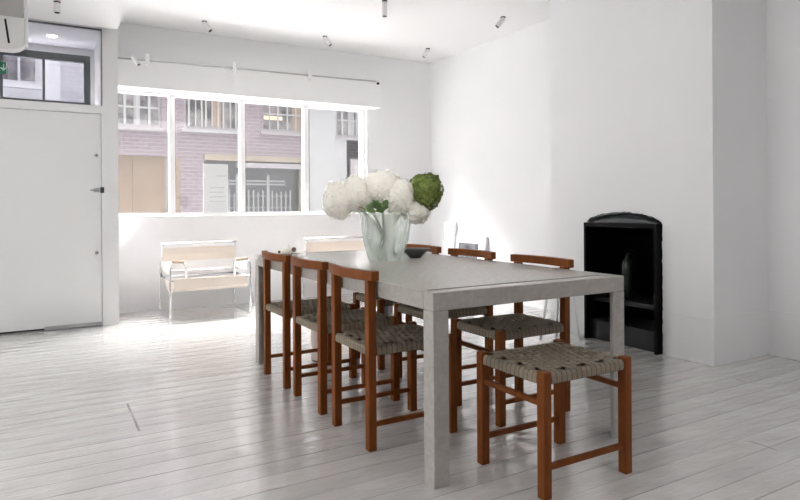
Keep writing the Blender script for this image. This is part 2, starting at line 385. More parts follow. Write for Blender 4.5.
# entrance door
d1 = struct('door_1', box(new(), (DOOR[0]+.004, 6.225, .018), (DOOR[1]-.004, 6.27, 1.921)), M['door'], bevel=.002)
for z in (1.547, .662):
    b = new(); cyl(b, (.437, 6.225, z), (.437, 6.205, z), .017, .015, 18)
    lk = obj('door_lock', b, M['steel'], d1, smooth=False, bevel=.002)
    obj('keyhole', box(new(), (.434, 6.2035, z-.007), (.440, 6.206, z+.007)), M['dark'], lk)
hd = new(); box(hd, (.412, 6.213, 1.212), (.462, 6.225, 1.252)); hl = obj('door_handle', hd, M['steel'], d1, bevel=.002)
b = new(); cyl(b, (.437, 6.213, 1.232), (.437, 6.185, 1.232), .009); tube(b, fillet([(.437, 6.188, 1.232), (.385, 6.183, 1.232)], .01), .007); obj('lever', b, M['steel'], hl)
b = new(); box(b, (.466, 6.205, 1.205), (.497, 6.21, 1.258)); obj('strike_plate', b, M['framegrey'], d1)
obj('weather_bar', prism_x(new(), [(6.223, .006), (6.19, .006), (6.19, .012), (6.223, .034)], .02, .472), M['steel'], d1)
obj('door_gap_shade', box(new(), (DOOR[0]+.004, 6.23, .004), (DOOR[1]-.004, 6.262, .018)), M['dark'], d1)  # dark strip painted as the shaded gap under the door
b = new(); cyl(b, (.099, 6.70, 2.697), (.099, 6.70, 2.700), .045, seg=28)
dl = obj('downlight', b, emit('warm_downlight', (1,.86,.68), 7)); tag(dl, 'small round downlight glowing warm in the lobby ceiling behind the transom glass', 'ceiling light')

# ------------------------------------------------------------------ table
T = dict(x0=1.271, x1=2.324, y0=1.941, y1=4.175, t=.071, h=.74)
tb = thing('dining_table', 'long grey stone dining table with square legs in the middle of the white room', 'table', (1.7975, 3.058, 0))
hx, hy, t, h = (T['x1']-T['x0'])/2, (T['y1']-T['y0'])/2, T['t'], T['h']
obj('tabletop', box(new(), (-hx, -hy+t+.0004, h-t), (hx, hy-t-.0004, h)), M['stone'], tb, bevel=.003)
for s in (-1, 1):
    y = s*(hy-t/2)
    obj('end_rail', box(new(), (-hx, y-t/2, h-t), (hx, y+t/2, h)), M['stone'], tb, bevel=.004)
    j = new(); box(j, (-hx+.028, s*(hy-t-.008)-.0075, h-.006), (hx-.075, s*(hy-t-.008)+.0075, h+.0006)); obj('joint_strip', j, M['jointgrey'], tb)
    for q in (-1, 1):
        X, Y, k = q*hx, s*hy, .018                     # angle-profile leg: two thin plates meeting at the outer corner
        P = [(X, Y), (X-q*t, Y), (X-q*t, Y-s*k), (X-q*k, Y-s*k), (X-q*k, Y-s*t), (X, Y-s*t)]
        b = new(); A = [b.verts.new((px, py, 0)) for px, py in P]; B = [b.verts.new((px, py, h-t)) for px, py in P]
        b.faces.new(A); b.faces.new(B[::-1])
        for n_ in range(6): b.faces.new((A[n_], A[(n_+1) % 6], B[(n_+1) % 6], B[n_]))
        bmesh.ops.recalc_face_normals(b, faces=b.faces[:])
        obj('leg', b, M['stone'], tb, bevel=.003)

# ------------------------------------------------------------------ chairs: front faces +x
LW, DX, DY, SH = .0195, .215, .180, .455
def leg_bm(x, y, z1):
    b = new(); box(b, (x-LW, y-LW, 0), (x+LW, y+LW, z1)); return b
def ribbon(bm, pts, wdir, hw):
    prev = None
    for p in pts:
        a, c = bm.verts.new(Vector(p)-wdir*hw), bm.verts.new(Vector(p)+wdir*hw)
        if prev: bm.faces.new((prev[0], prev[1], c, a))
        prev = (a, c)
def weave(top, drop, rx, ry, nx, ny):
    """2/2 twill of flat cord bands; bands over each edge and along the underside"""
    bm = new()
    ax, ay = rx-LW-.003, ry-LW-.002                    # extent covered between the legs
    px, py = 2*ax/nx, 2*ay/ny
    ex, ey = rx+.016, ry+.016                          # outer faces of the bands over the rails
    amp = .0058
    def dish(x, y): return -.007*(1-(x/ex)**2)*(1-(y/ey)**2)
    def over(i, j): return ((i+j) % 4) < 2
    for i in range(nx):                                # bands running along y
        x = -ax + (i+.5)*px; pts = [(x, -ey+.016, top-drop+.004), (x, -ey, top-drop+.010), (x, -ey, top-.014), (x, -ey+.005, top-.004), (x, -ey+.014, top)]
        for j in range(ny):
            y = -ay + (j+.5)*py; z = top + dish(x, y) + (amp if over(i, j) else -amp)
            pts += [(x, y-.25*py, z), (x, y+.25*py, z)]
        pts += [(x, ey-.014, top), (x, ey-.005, top-.004), (x, ey, top-.014), (x, ey, top-drop+.010), (x, ey-.016, top-drop+.004)]
        ribbon(bm, pts, Vector((1,0,0)), px*.436)
    for j in range(ny):                                # bands running along x
        y = -ay + (j+.5)*py; pts = [(-ex+.016, y, top-drop+.004), (-ex, y, top-drop+.010), (-ex, y, top-.014), (-ex+.005, y, top-.004), (-ex+.014, y, top)]
        for i in range(nx):
            x = -ax + (i+.5)*px; z = top + dish(x, y) + (-amp if over(i, j) else amp)
            pts += [(x-.25*px, y, z), (x+.25*px, y, z)]
        pts += [(ex-.014, y, top), (ex-.005, y, top-.004), (ex, y, top-.014), (ex, y, top-drop+.010), (ex-.016, y, top-drop+.004)]
        ribbon(bm, pts, Vector((0,1,0)), py*.436)
    nb = len(bm.faces)
    box(bm, (-ex+.02, -ey+.036, top-drop), (ex-.02, ey-.036, top-drop+.006))     # underside of the weave
    box(bm, (-ex+.036, -ey+.02, top-drop+.001), (ex-.036, ey-.02, top-drop+.007))
    box(bm, (-ex+.010, -ey+.036, top-.034), (ex-.010, ey-.036, top-.013))        # packed core
    box(bm, (-ex+.036, -ey+.010, top-.034), (ex-.036, ey-.010, top-.013))
    bm.faces.ensure_lookup_table()
    for fc in bm.faces[nb:]: fc.material_index = 1
    return bm
def seat_rail(axis, s):
    b = new()
    if axis == 'x': box(b, (-DX+LW, s*DY-.011, .418), (DX-LW, s*DY+.011, .440))
    else: box(b, (s*DX-.011, -DY+LW, .418), (s*DX+.011, DY-LW, .440))
    return b
def base_parts(t, rear=True):
    so_ = obj('seat', weave(SH, .048, DX, DY, 15, 13), M['cord'], t); so_.data.materials.append(M['core'])
    for s in (-1, 1):
        obj('seat_rail', seat_rail('x', s), M['wood'], t); obj('seat_rail', seat_rail('y', s), M['wood'], t)
        b = new(); box(b, (-DX+LW-.004, s*DY-.0095, .100), (DX-LW+.004, s*DY+.0095, .122)); obj('stretcher', b, M['wood'], t, bevel=.003)
        if s < 0 and not rear: continue
        b = new(); box(b, (s*DX-.0095, -DY+LW-.004, .332), (s*DX+.0095, DY-LW+.004, .354)); obj('stretcher', b, M['wood'], t, bevel=.003)
def make_chair(label, loc, rz):
    t = thing('dining_chair', label, 'chair', loc, rz, 'wooden dining chairs with woven seats at the table')
    base_parts(t, False)
    for s in (-1, 1):
        obj('leg', leg_bm(DX, s*DY, .462), M['wood'], t, bevel=.0045, seg=3)
        obj('back_post', leg_bm(-DX, s*DY, .748), M['wood'], t, bevel=.0045, seg=3)
    b = new(); n = 16; A = []                          # curved top rail
    for i in range(n+1):
        y = -.228 + .456*i/n; bow = -.036*(1-(y/.228)**2); x = -DX + bow
        A.append([b.verts.new(p) for p in ((x-.019, y, .745), (x+.019, y, .745), (x+.019, y, .787), (x-.019, y, .787))])
    for p, q in zip(A, A[1:]):
        for k in range(4): b.faces.new((p[k], q[k], q[(k+1) % 4], p[(k+1) % 4]))
    b.faces.new(A[0]); b.faces.new(A[-1][::-1]); bmesh.ops.recalc_face_normals(b, faces=b.faces[:])
    obj('top_rail', b, M['wood'], t, bevel=.003)
    return t
G = 'wooden dining chairs with woven seats at the table'
ch = make_chair('woven teak chair on the left side of the table, nearest of its row of three', (1.458, 2.580, 0), 0)
dup(ch, (1.462, 3.128, 0), 0, 'woven teak chair in the middle of the row on the left side of the table')
dup(ch, (1.460, 3.656, 0), 0, 'woven teak chair on the left side of the table, farthest back by the far leg')
dup(ch, (2.133, 2.520, 0), PI, 'woven teak chair on the right side of the table, nearest the black fireplace')
dup(ch, (2.133, 3.150, 0), PI, 'woven teak chair on the right of the table, in front of the leaning framed picture')
dup(ch, (2.133, 3.735, 0), PI, 'woven teak chair farthest back on the right of the table, just right of the vase')
st = thing('stool', 'backless teak stool with a woven khaki cord seat at the near end of the table', 'stool', (1.793, 1.858, 0), 0)
base_parts(st)
for sx in (-1, 1):
    for sy in (-1, 1): obj('leg', leg_bm(sx*DX, sy*DY, .463), M['wood'], st, bevel=.0045, seg=3)

# ------------------------------------------------------------------ things on the table
VC = Vector((1.812, 3.292, .74))
vz = thing('vase', 'large frosted glass vase with stems and water showing, standing on the grey table', 'vase', VC)
def vmod(t, z): return 1 + .045*math.cos(3*t+.9)*(z/.287) + .012*math.cos(7*t)*(z/.287)
prof = [(.0, .014), (.09, .012), (.097, 0), (.104, .004), (.114, .03), (.129, .08), (.141, .13), (.149, .19), (.156, .275), (.159, .285), (.157, .289), (.154, .286)]
obj('glass_body', lathe(new(), prof, seg=56, mod=vmod, cap=False), M['vase'], vz, smooth=True)
obj('water', lathe(new(), [(.02, .017), (.095, .018), (.107, .036), (.122, .08), (.134, .13), (.140, .17), (.02, .17)], seg=56, mod=lambda t, z: vmod(t, z)*.99), M['water'], vz, smooth=False)

def bloom(bm, c, r, n, ps, rnd):
    """a mop-head: a core and n four-petalled florets over it"""
    c = Vector(c); r = Vector(r)
    for k in range(n):
        z = 1-2*(k+.5)/n; ph = k*2.399963; q = math.sqrt(1-z*z)
        d = Vector((q*math.cos(ph), q*math.sin(ph), z))
        lump = 1 + .07*math.sin(5*d.x+3*d.z+r.x*90) + .06*math.sin(9*d.y-7*d.z+r.z*120) + rnd.uniform(-.09, .07)
        p = c + Vector((d.x*r.x, d.y*r.y, d.z*r.z))*lump
        nrm = (d + Vector((rnd.uniform(-.35,.35), rnd.uniform(-.35,.35), rnd.uniform(-.35,.35)))).normalized()
        u = nrm.orthogonal().normalized(); u.rotate(Matrix.Rotation(rnd.uniform(0, PI), 3, nrm)); w = nrm.cross(u)
        s = ps*rnd.uniform(.8, 1.15)
        for a in range(4):
            e = math.cos(a*PI/2)*u + math.sin(a*PI/2)*w; f = nrm.cross(e)
            b0 = p; b1 = p + s*(.62*e + .52*f) + nrm*s*.10; b2 = p + s*1.12*e + nrm*s*rnd.uniform(-.35, .45); b3 = p + s*(.62*e - .52*f) + nrm*s*.10
            bm.faces.new([bm.verts.new(x) for x in (b0, b1, b2, b3)])
    return bm
def leaf(bm, base, tip, width, up=Vector((0,0,1)), n=6):
    base, tip = Vector(base), Vector(tip); d = tip-base; s = d.cross(up).normalized()
    prev = None
    for i in range(n+1):
        t = i/n; w = width*math.sin(PI*min(1, t*.92+.04))**.8*(1-t*.3); p = base + d*t + up*.18*d.length*t*(1-t)
        row = [bm.verts.new(p - s*w + up*w*.25), bm.verts.new(p), bm.verts.new(p + s*w + up*w*.25)]
        if prev:
            for k in (0, 1): bm.faces.new((prev[k], prev[k+1], row[k+1], row[k]))
        prev = row
def hydrangea(label, c, r, m, foot, n=260, ps=.013, seed=1, leaves=()):
    rnd = random.Random(seed); c = Vector(c)
    t = thing('hydrangea', label, 'flower', VC, 0, 'hydrangeas in the vase')
    b = bloom(new(), c-VC, r, int(n*1.5), ps, rnd)
    if m == 'greenpetal':                              # dark core painted as the shade between the green florets
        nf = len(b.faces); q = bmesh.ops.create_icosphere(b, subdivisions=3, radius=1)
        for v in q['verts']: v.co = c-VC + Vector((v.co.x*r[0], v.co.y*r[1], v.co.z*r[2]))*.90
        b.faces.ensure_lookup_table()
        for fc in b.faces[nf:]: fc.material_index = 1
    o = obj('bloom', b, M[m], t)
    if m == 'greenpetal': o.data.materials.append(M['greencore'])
    f = Vector(foot); rim = f.lerp(c, .55)-VC; k = math.hypot(rim.x, rim.y)
    if k > .105: rim.x *= .105/k; rim.y *= .105/k
    rim.z = .285
    b = new(); pts = fillet([f-VC, rim, c-VC], .12, 8); tube(b, pts, .0055, 8); obj('stem', b, M['stem'], t, smooth=True)
    for base, tip, w in leaves:
        b = new(); leaf(b, Vector(base)-VC, Vector(tip)-VC, w, Vector((-.45, -.80, .40))); obj('leaf', b, M['leaf'], t, smooth=True)
    return t
rl = random.Random(5); LEAVES = []
for k in range(15):                                    # loose tuft of short leaves over the front rim
    a = rl.uniform(-1.35, 1.35); ln = rl.uniform(.045, .085); ox = rl.uniform(-.085, .015); oz = rl.uniform(1.025, 1.06); q = rl.uniform(-.03, .03)
    bx, by = 1.758 + ox*.864, 3.205 - ox*.503
    LEAVES.append(((bx, by, oz), (bx + math.sin(a)*ln*.864 - q*.5, by - math.sin(a)*ln*.503 - q*.86, min(oz + math.cos(a)*ln*.8, 1.105)), rl.uniform(.014, .024)))
# image-right in world is (.864,-.503)
RX = Vector((.864, -.503, 0))
hydrangea('creamy white hydrangea bloom drooping lowest at the far left of the bunch', (1.566, 3.436, 1.107), (.086, .086, .112), 'petal', (1.86, 3.25, .765), 330, .0165, seed=2)
hydrangea('white hydrangea bloom second from the left, above the dark twig', (1.664, 3.379, 1.143), (.084, .080, .108), 'petal', (1.87, 3.29, .765), 300, .0165, seed=3)
hydrangea('large white hydrangea bloom standing highest in the middle of the bunch', (1.796, 3.303, 1.185), (.112, .105, .098), 'petal', (1.78, 3.25, .765), 380, .0165, seed=4,
          leaves=LEAVES)
hydrangea('white hydrangea bloom hanging over the front rim, right of the green leaves', (1.880, 3.225, 1.120), (.094, .088, .106), 'petal', (1.76, 3.31, .765), 330, .0165, seed=5)
hydrangea('white hydrangea bloom lowest on the right, drooping below the green bloom', (1.972, 3.195, 1.040), (.074, .070, .074), 'petal', (1.74, 3.27, .765), 240, .0165, seed=6)
hydrangea('round green hydrangea bloom at the right end of the bunch', (2.024, 3.170, 1.153), (.098, .098, .108), 'greenpetal', (1.73, 3.33, .765), 420, .0135, seed=8)
for s in (0,): 
    b = new(); tube(b, [(1.60, 3.375, 1.125), (1.65, 3.33, 1.065), (1.72, 3.30, 1.04)], .004, 6); tube(b, [(1.63, 3.345, 1.085), (1.60, 3.35, 1.07)], .003, 6)
    tag(obj('twig', b, M['stain'], smooth=True), 'thin dark brown twig under the left white blooms, dropping into the vase', 'twig')

bw = thing('bowl', 'dark grey flared stoneware bowl on the table behind the vase', 'bowl', (1.925, 3.265, .74))
bw.location = (2.045, 3.33, .74)
obj('bowl_body', lathe(new(), [(.01, 0), (.034, 0), (.037, .003), (.050, .018), (.080, .046), (.100, .056), (.099, .059), (.077, .051), (.046, .023), (.01, .012)], seg=48), M['bowl'], bw, smooth=True)
om = thing('ornament', 'small cream ceramic ornament with brown ends at the far end of the table', 'ornament', (1.475, 4.11, .74), math.radians(-28))
b = new(); lathe(b, [(.004, 0), (.028, .002), (.036, .014), (.030, .026), (.012, .034), (.004, .036)], seg=20)
for v in b.verts: v.co.x *= 1.15; v.co.y *= .7
b2 = obj('body', b, M['cream'], om, smooth=True)
b = new(); cyl(b, (.014, 0, .028), (.014, 0, .062), .010, .004, 12); obj('fin', b, M['cream'], om, smooth=True)
for x, r, z in ((.052, .017, .030), (-.050, .010, .014)):
    b = new(); bmesh.ops.create_uvsphere(b, u_segments=14, v_segments=8, radius=r); bmesh.ops.translate(b, verts=b.verts[:], vec=(x, 0, z)); obj('end_bead', b, M['red'], om, smooth=True)

# pale pedestal under the far end
pd = thing('pedestal', 'pale pinkish round pedestal standing on the floor under the far end of the table', 'pedestal', (1.67, 4.00, 0))
obj('drum', lathe(new(), [(.055, .008), (.058, .012), (.058, .36), (.055, .366)], seg=32), M['pink'], pd, smooth=False)
obj('foot', lathe(new(), [(.052, 0), (.052, .008)], seg=32), M['dark'], pd)

# ------------------------------------------------------------------ tubular lounge chairs by the window
def make_lounge(label, loc, rz):
    t = thing('lounge_chair', label, 'lounge chair', loc, rz, 'tubular steel lounge chairs under the window'); r = .0105
    f = new()
    for s in (-1, 1):
        x = s*.385; xi = s*.235
        # inner front arm bend, front leg, floor runner, rear leg, arm rail back to the front
        tube(f, fillet([(xi, -.25, .37), (xi, -.25, .53), (x, -.28, .54), (x, -.28, r), (x, .30, r), (x, .30, .50), (s*.375, .12, .52)], .055, 6), r)
        tube(f, fillet([(s*.375, .30, .36), (s*.372, .26, .50), (s*.37, .22, .70)], .02), r)            # back upright
        tube(f, [(s*.375, .30, .36), (s*.36, -.26, .37)], r)                                             # seat side
    tube(f, [(-.385, .22, .70), (.385, .22, .70)], r)                                                    # top bar
    tube(f, [(-.37, -.26, .37), (.37, -.26, .37)], r)                                                    # front bar
    tube(f, [(-.375, .30, .36), (.375, .30, .36)], r); tube(f, [(-.37, .10, .43), (.37, .10, .43)], r)
    obj('frame', f, M['chrome'], t, smooth=True)
    def sheet(pts, x0, x1, th=.004):
        b = new(); prism_x(b, [(y, z) for y, z in pts] + [(y+th, z+th) for y, z in pts[::-1]], x0, x1); return b
    obj('back_sling', sheet([(.203, .655), (.206, .59), (.222, .52)], -.368, .368), M['canvas'], t)
    obj('seat_sling', sheet([(-.278, .385), (-.275, .29), (-.24, .262), (.02, .23), (.24, .33)], -.352, .352), M['canvas'], t)
    for s in (-1, 1):
        b = new(); box(b, (s*.372-.003, -.20, .43), (s*.372+.003, .22, .515)); obj('arm_strap', b, M['strap'], t)
        b = new(); tube(b, fillet([(s*.365, -.275, .552), (s*.30, -.266, .550), (s*.25, -.255, .545)], .02), .012, 10); obj('arm_pad', b, M['pad'], t, smooth=True)
    return t
lc = make_lounge('tubular chrome lounge chair with canvas slings, fully visible left of the table', (1.437, 6.42, 0), 0)
dup(lc, (2.985, 6.42, 0), 0, 'tubular chrome lounge chair with canvas slings half hidden behind the table and vase')

# ------------------------------------------------------------------ fireplace
fp = thing('fireplace', 'black arched iron fireplace insert in the white chimney breast', 'fireplace', (CX, (F0+F1)/2, 0))
fy = (F0+F1)/2; hw = (F1-F0)/2; D = .40
def fbox(name, x0, x1, y0, y1, z0, z1, m, **k): return obj(name, box(new(), (x0, y0, z0), (x1, y1, z1)), M[m], fp, **k)
fbox('back_panel', D-.02, D, -hw+.002, hw-.002, 0, .928, 'soot')
for s in (-1, 1):
    a, b_ = sorted((s*(hw-.002), s*(hw-.024))); fbox('side_panel', -.052, D-.02, a, b_, 0, .928, 'black')
fbox('front_lintel', -.052, -.03, -hw+.024, hw-.024, .895, .928, 'black')
fbox('top_panel', -.03, D-.02, -hw+.024, hw-.024, .908, .928, 'soot')
fbox('shelf', .03, D-.02, -hw+.024, hw-.024, .300, .335, 'darkgrey')
fbox('kick_panel', .00, .02, -hw+.024, hw-.024, 0, .15, 'darkgrey')
fbox('hearth_shelf', .02, D-.02, -hw+.024, hw-.024, .135, .15, 'darkgrey')
# arched hood above: curved polished plate set back under the arch
b = new(); n = 20; prev = None
for i in range(n+1):
    t = i/n; y = hw-.05 - (2*hw-.075)*t; zt = .93 + .062*math.sin(PI*t)**.7
    row = [b.verts.new(p) for p in ((-.012 + .0*t, y, .930), (-.006, y, .930+(zt-.93)*.5), (.03, y, zt), (.05, y, zt), (.05, y, .930))]
    if prev:
        for k in range(5): b.faces.new((prev[k], prev[(k+1) % 5], row[(k+1) % 5], row[k]))
    else: b.faces.new(row)
    prev = row
b.faces.new(prev[::-1]); bmesh.ops.recalc_face_normals(b, faces=b.faces[:])
obj('arched_hood', b, M['blackgloss'], fp, smooth=False)
# ragged soot-black edging round the opening
b = new(); rnd = random.Random(3); P = [(-hw-.004, z) for z in [i*.031 for i in range(31)]] + [(y-fy, z+.002) for y, z in arch[::-1]]
Q = [(hw*0+y, z) for y, z in P]
for (y0, z0), (y1, z1) in zip(P, P[1:]):
    w0 = rnd.uniform(.002, .008); c = new()
    ym, zm = (y0+y1)/2, (z0+z1)/2; ny, nz = (z1-z0), -(y1-y0); L = math.hypot(ny, nz) or 1
    oy, oz = -ny/L*w0, -nz/L*w0
    v = [b.verts.new(p) for p in ((-.006, y0, z0), (-.006, y1, z1), (-.006, y1+oy, max(.0, z1+oz)), (-.006, y0+oy, max(.0, z0+oz)),
                                 (.001, y0, z0), (.001, y1, z1), (.001, y1+oy, max(.0, z1+oz)), (.001, y0+oy, max(.0, z0+oz)))]
    for fidx in ((0,1,2,3),(7,6,5,4),(0,4,5,1),(1,5,6,2),(2,6,7,3),(3,7,4,0)): b.faces.new([v[i] for i in fidx])
    c.free()
bmesh.ops.recalc_face_normals(b, faces=b.faces[:])
obj('ragged_edge', b, M['soot'], fp)
bt = thing('bottle', 'dark green glass bottle standing on the shelf inside the black fireplace', 'bottle', (3.96, 3.275, .335))
obj('bottle_body', lathe(new(), [(.01, 0), (.048, 0), (.052, .006), (.052, .27), (.044, .295), (.018, .315), (.016, .345), (.018, .347), (.018, .355), (.01, .356)], seg=28), M['bottle'], bt, smooth=True)
b = new(); cyl(b, (0,0,.356), (0,0,.378), .014, seg=16); tube(b, fillet([(0,0,.374), (0,-.03,.385), (0,-.075,.380)], .02), .005, 8); obj('pump_spout', b, M['black'], bt, smooth=True)

# white splay-legged stool behind the table, beside the fireplace
ws = thing('stool', 'small white splay-legged stool behind the nearest right chair, left of the fireplace', 'stool', (3.545, 3.585, 0), math.radians(10))
obj('stool_top', lathe(new(), [(.02, .43), (.125, .43), (.13, .434), (.13, .446), (.125, .45), (.02, .45)], seg=36), M['trim'], ws)
for a in (45, 135, 225, 315):
    c, s = math.cos(math.radians(a)), math.sin(math.radians(a))
    b = new(); cyl(b, (c*.09, s*.09, .43), (c*.155, s*.155, 0.002), .012, .010, 14); obj('leg', b, M['trim'], ws, smooth=True)

# ------------------------------------------------------------------ pictures leaning against the right wall
def picture(label, y0, y1, h, lean, fw, inner, m_frame):
    t = thing('picture_frame', label, 'picture', (WX-.012-lean, (y0+y1)/2, 0)); t.rotation_euler = (0, math.atan2(lean, h), 0)
    w = (y1-y0)/2
    f = new(); box(f, (-.03, -w, 0), (0, -w+fw, h)); box(f, (-.03, w-fw, 0), (0, w, h)); box(f, (-.03, -w+fw, 0), (0, w-fw, fw)); box(f, (-.03, -w+fw, h-fw), (0, w-fw, h))
    obj('frame', f, M[m_frame], t); obj('mount', box(new(), (-.018, -w+fw, fw), (-.006, w-fw, h-fw)), M['mountw'], t)
    if inner: obj('print', box(new(), (-.0205, *inner[:1], inner[2]), (-.018, inner[1], inner[3])), M['print'], t)
    return t
picture('white framed grey picture leaning on the right wall behind the middle right chair', 5.62, 6.19, .712, .10, .035, (-.15, .235, .12, .625), 'trim')
picture('plain white canvas leaning on the wall behind the framed grey picture', 6.24, 6.50, .872, .05, .02, None, 'trim')
wb = obj('wall_box', box(new(), (WX-.05, 7.0-.36, 1.37), (WX, 7.0-.25, 1.47)), M['framegrey'], bevel=.004); tag(wb, 'small dark grey box on the white wall just left of the green bloom', 'box')

# ------------------------------------------------------------------ ceiling spotlights
def spot(label, base, dirv, L=.105, group='cylinder spotlights on the ceiling', r=.024):
    t = thing('spotlight', label, 'spotlight', base, 0, group); d = Vector(dirv).normalized()
    b = new(); cyl(b, (0,0,0), (0,0,-.006), .026, seg=20); cyl(b, (0,0,-.006), (0,0,-.026), .007, seg=10); obj('ceiling_base', b, M['dark'], t)
    p = Vector((0,0,-.024)); a = p - d*.012
    b = new(); cyl(b, a, a+d*L, r, seg=24); body = obj('spot_body', b, M['spotw'], t, bevel=.002)
    b = new(); cyl(b, a+d*L, a+d*(L+.003), r*.86, seg=24); obj('lens', b, M['dark'], t)
    return t
aim = RX
spot('leftmost tilted ceiling spotlight, near the end of the entrance partition', (1.438, 6.380, CZ), (.62*.864, -.62*.503, -.75))
spot('ceiling spotlight tilted right above the right end of the window', (2.720, 6.30, CZ), (.60*.864, -.60*.503, -.78))
spot('ceiling spotlight hanging straight down at the top edge of the photo', (2.731, 4.95, CZ), (0,0,-1), .13)
spot('ceiling spotlight tilted left near the far right corner of the ceiling', (4.009, 6.20, CZ), (-.55*.864, .55*.503, -.8))
spot('ceiling spotlight tilted left nearest the chimney breast', (3.997, 4.80, CZ), (-.60*.864, .60*.503, -.72))
spot('spotlight hanging straight down from the lower ceiling in front of the transom', (.119, 5.60, 2.71), (0,0,-1), .075)
# track rod along the bulkhead
tr = thing('track_rail', 'thin grey track rod running along the top of the window bulkhead', 'track rail', (.62, 6.5, 2.512))
b = new(); tube(b, [(0,0,0), (2.88,0,.047)], .009, 10); obj('rod', b, mat('grey_rod', (.42,.42,.42), .4), tr, smooth=True)
for x in (.29, 1.15, 2.0, 2.86):
    b = new(); cyl(b, (x, .008, .0163*x), (x, .118, .0163*x), .006, seg=8); obj('bracket', b, M['trim'], tr)
def tspot(label, x, d, z=None, L=.11):
    z = 2.512 + .0163*(x-.62); t = thing('spotlight', label, 'spotlight', (x, 6.478, z), 0, 'small white spotlights on the window track'); d = Vector(d).normalized()
    b = new(); c = Vector((0,-.016,.055)) if abs(d.z) > .9 else Vector((0,-.02,.02)); cyl(b, c, c+d*L, .021, seg=20); obj('spot_body', b, M['plastic'], t, bevel=.002)
    b = new(); cyl(b, c+d*L, c+d*(L+.003), .017, seg=20); obj('lens', b, M['dark' if abs(d.z) < .9 else 'spotw'], t)
    b = new(); box(b, (-.012, -.012, -.008), (.012, .010, .012)); obj('clip', b, M['plastic'], t)
tspot('tilted white track spotlight at the left end of the window track', .775, (.45, -.3, -.75), L=.10)
tspot('upright white track spotlight second from the left end of the window track', .91, (0,0,-1))
tspot('upright white track spotlight above the second and third window panes', 1.768, (0,0,-1))
tspot('upright white track spotlight above the right hand window panes', 2.611, (0,0,-1))
tspot('tilted white track spotlight at the right end of the window track', 3.475, (-.35, -.5, -.6), L=.09)

# ------------------------------------------------------------------ air conditioner and exit sign
struct('wall_return', box(new(), (-.52, 4.95, 2.20), (-.372, 6.21, 2.71)), M['wall'])
ac = thing('air_conditioner', 'white wall mounted air conditioner seen from its end at the top left corner', 'air conditioner', (-.372, 5.50, 2.27))
def prism_y(poly, y0, y1):
    b = new(); A = [b.verts.new((x, y0, z)) for x, z in poly]; B = [b.verts.new((x, y1, z)) for x, z in poly]; n = len(poly)
    b.faces.new(A); b.faces.new(B[::-1])
    for i in range(n): b.faces.new((A[(i+1) % n], A[i], B[i], B[(i+1) % n]))
    bmesh.ops.recalc_face_normals(b, faces=b.faces[:]); return b
obj('body', prism_y([(0, .0), (.19, 0), (.235, .012), (.265, .035), (.272, .06), (.272, .25), (0, .25)], 0, .13), M['plastic'], ac, bevel=.006)
obj('top_housing', prism_y([(0, .252), (.255, .252), (.265, .30), (.265, .434), (0, .434)], .02, .13), M['acshade'], ac, bevel=.004)
obj('front_cover', prism_y([(.274, .045), (.292, .055), (.294, .43), (.274, .43)], -.004, .13), M['plastic'], ac, bevel=.004)
b = new(); tube(b, [(.146, -.001, .225), (.170, -.001, .045)], .0075, 8); obj('vent_slot', b, M['dark'], ac)
ex = obj('exit_sign', box(new(), (-.365, 6.10, 2.195), (-.244, 6.115, 2.290)), M['green']); tag(ex, 'green exit sign with white down arrow in front of the transom', 'exit sign')
b = new(); prev = None
v = [b.verts.new((x, 6.0985, z)) for x, z in ((-.290, 2.243), (-.278, 2.243), (-.268, 2.233), (-.268, 2.272), (-.260, 2.272), (-.260, 2.233), (-.250, 2.243), (-.2445-.001, 2.243), (-.264, 2.215))]
b.faces.new(v); r = bmesh.ops.extrude_face_region(b, geom=b.faces[:]); bmesh.ops.translate(b, verts=[g for g in r['geom'] if isinstance(g, bmesh.types.BMVert)], vec=(0, .0015, 0)); bmesh.ops.recalc_face_normals(b, faces=b.faces[:])
obj('arrow', b, M['signw'], ex)
b = new(); cyl(b, (-.345, 6.107, 2.29), (-.345, 6.107, 2.71), .003, seg=6)
obj('hanger', b, M['framegrey'], ex)

# poster taped inside the second pane
po = obj('poster', box(new(), (1.530, 6.889, 1.013), (1.800, 6.8945, 1.545)), M['paper']); tag(po, 'white poster with lines of small handwriting in the second window pane', 'poster')
rnd = random.Random(11)
for zi, z in enumerate((1.415, 1.285, 1.235, 1.185, 1.135)):
    b = new(); x = 1.60 if zi else 1.68
    while x < (1.745 if zi else 1.77):
        w = rnd.uniform(.012, .035); w = min(w, 1.775-x)
        pts = [(x+w*k/6, 6.8875, z + (.006 if k % 2 else -.006)*rnd.uniform(.5, 1.2)) for k in range(7)]
        tube(b, pts, .0018, 5); x += w + .012
    obj('writing_line', b, M['ink'], po)

# ------------------------------------------------------------------ the street
struct('ground', box(new(), (-12, 7.30, -.25), (18, 13.0, -.12)), M['asphalt'])
BY = 13.0
bb = thing('brick_building', 'purple brick building across the street seen through the big window', 'building', (3.6, BY, -.12)); O = Vector((3.6, BY, -.12))
def bpart(name, x0, x1, z0, z1, y0, y1, m, parent=bb, **k):
    return obj(name, box(new(), (x0-O.x, y0-O.y, z0-O.z), (x1-O.x, y1-O.y, z1-O.z)), M[m], parent, **k)
holes = [(1.20, 2.08, 2.655, 3.95), (2.51, 3.70, 2.68, 3.95), (4.13, 5.13, 2.71, 3.95), (5.88, 6.62, 2.68, 3.95), (.98, 2.24, -.12, 2.09), (2.93, 5.10, -.12, 2.04)]
b = holed(new(), .90, 5.22, -.12, 7.2, BY, BY+.3, holes); bmesh.ops.translate(b, verts=b.verts[:], vec=-O); obj('brick_wall', b, M['brick'], bb)
b = holed(new(), 6.13, 16, -.12, 7.2, BY, BY+.3, [(6.13, 6.62, 2.68, 3.95)]); bmesh.ops.translate(b, verts=b.verts[:], vec=-O); obj('brick_wall', b, M['brick'], bb)
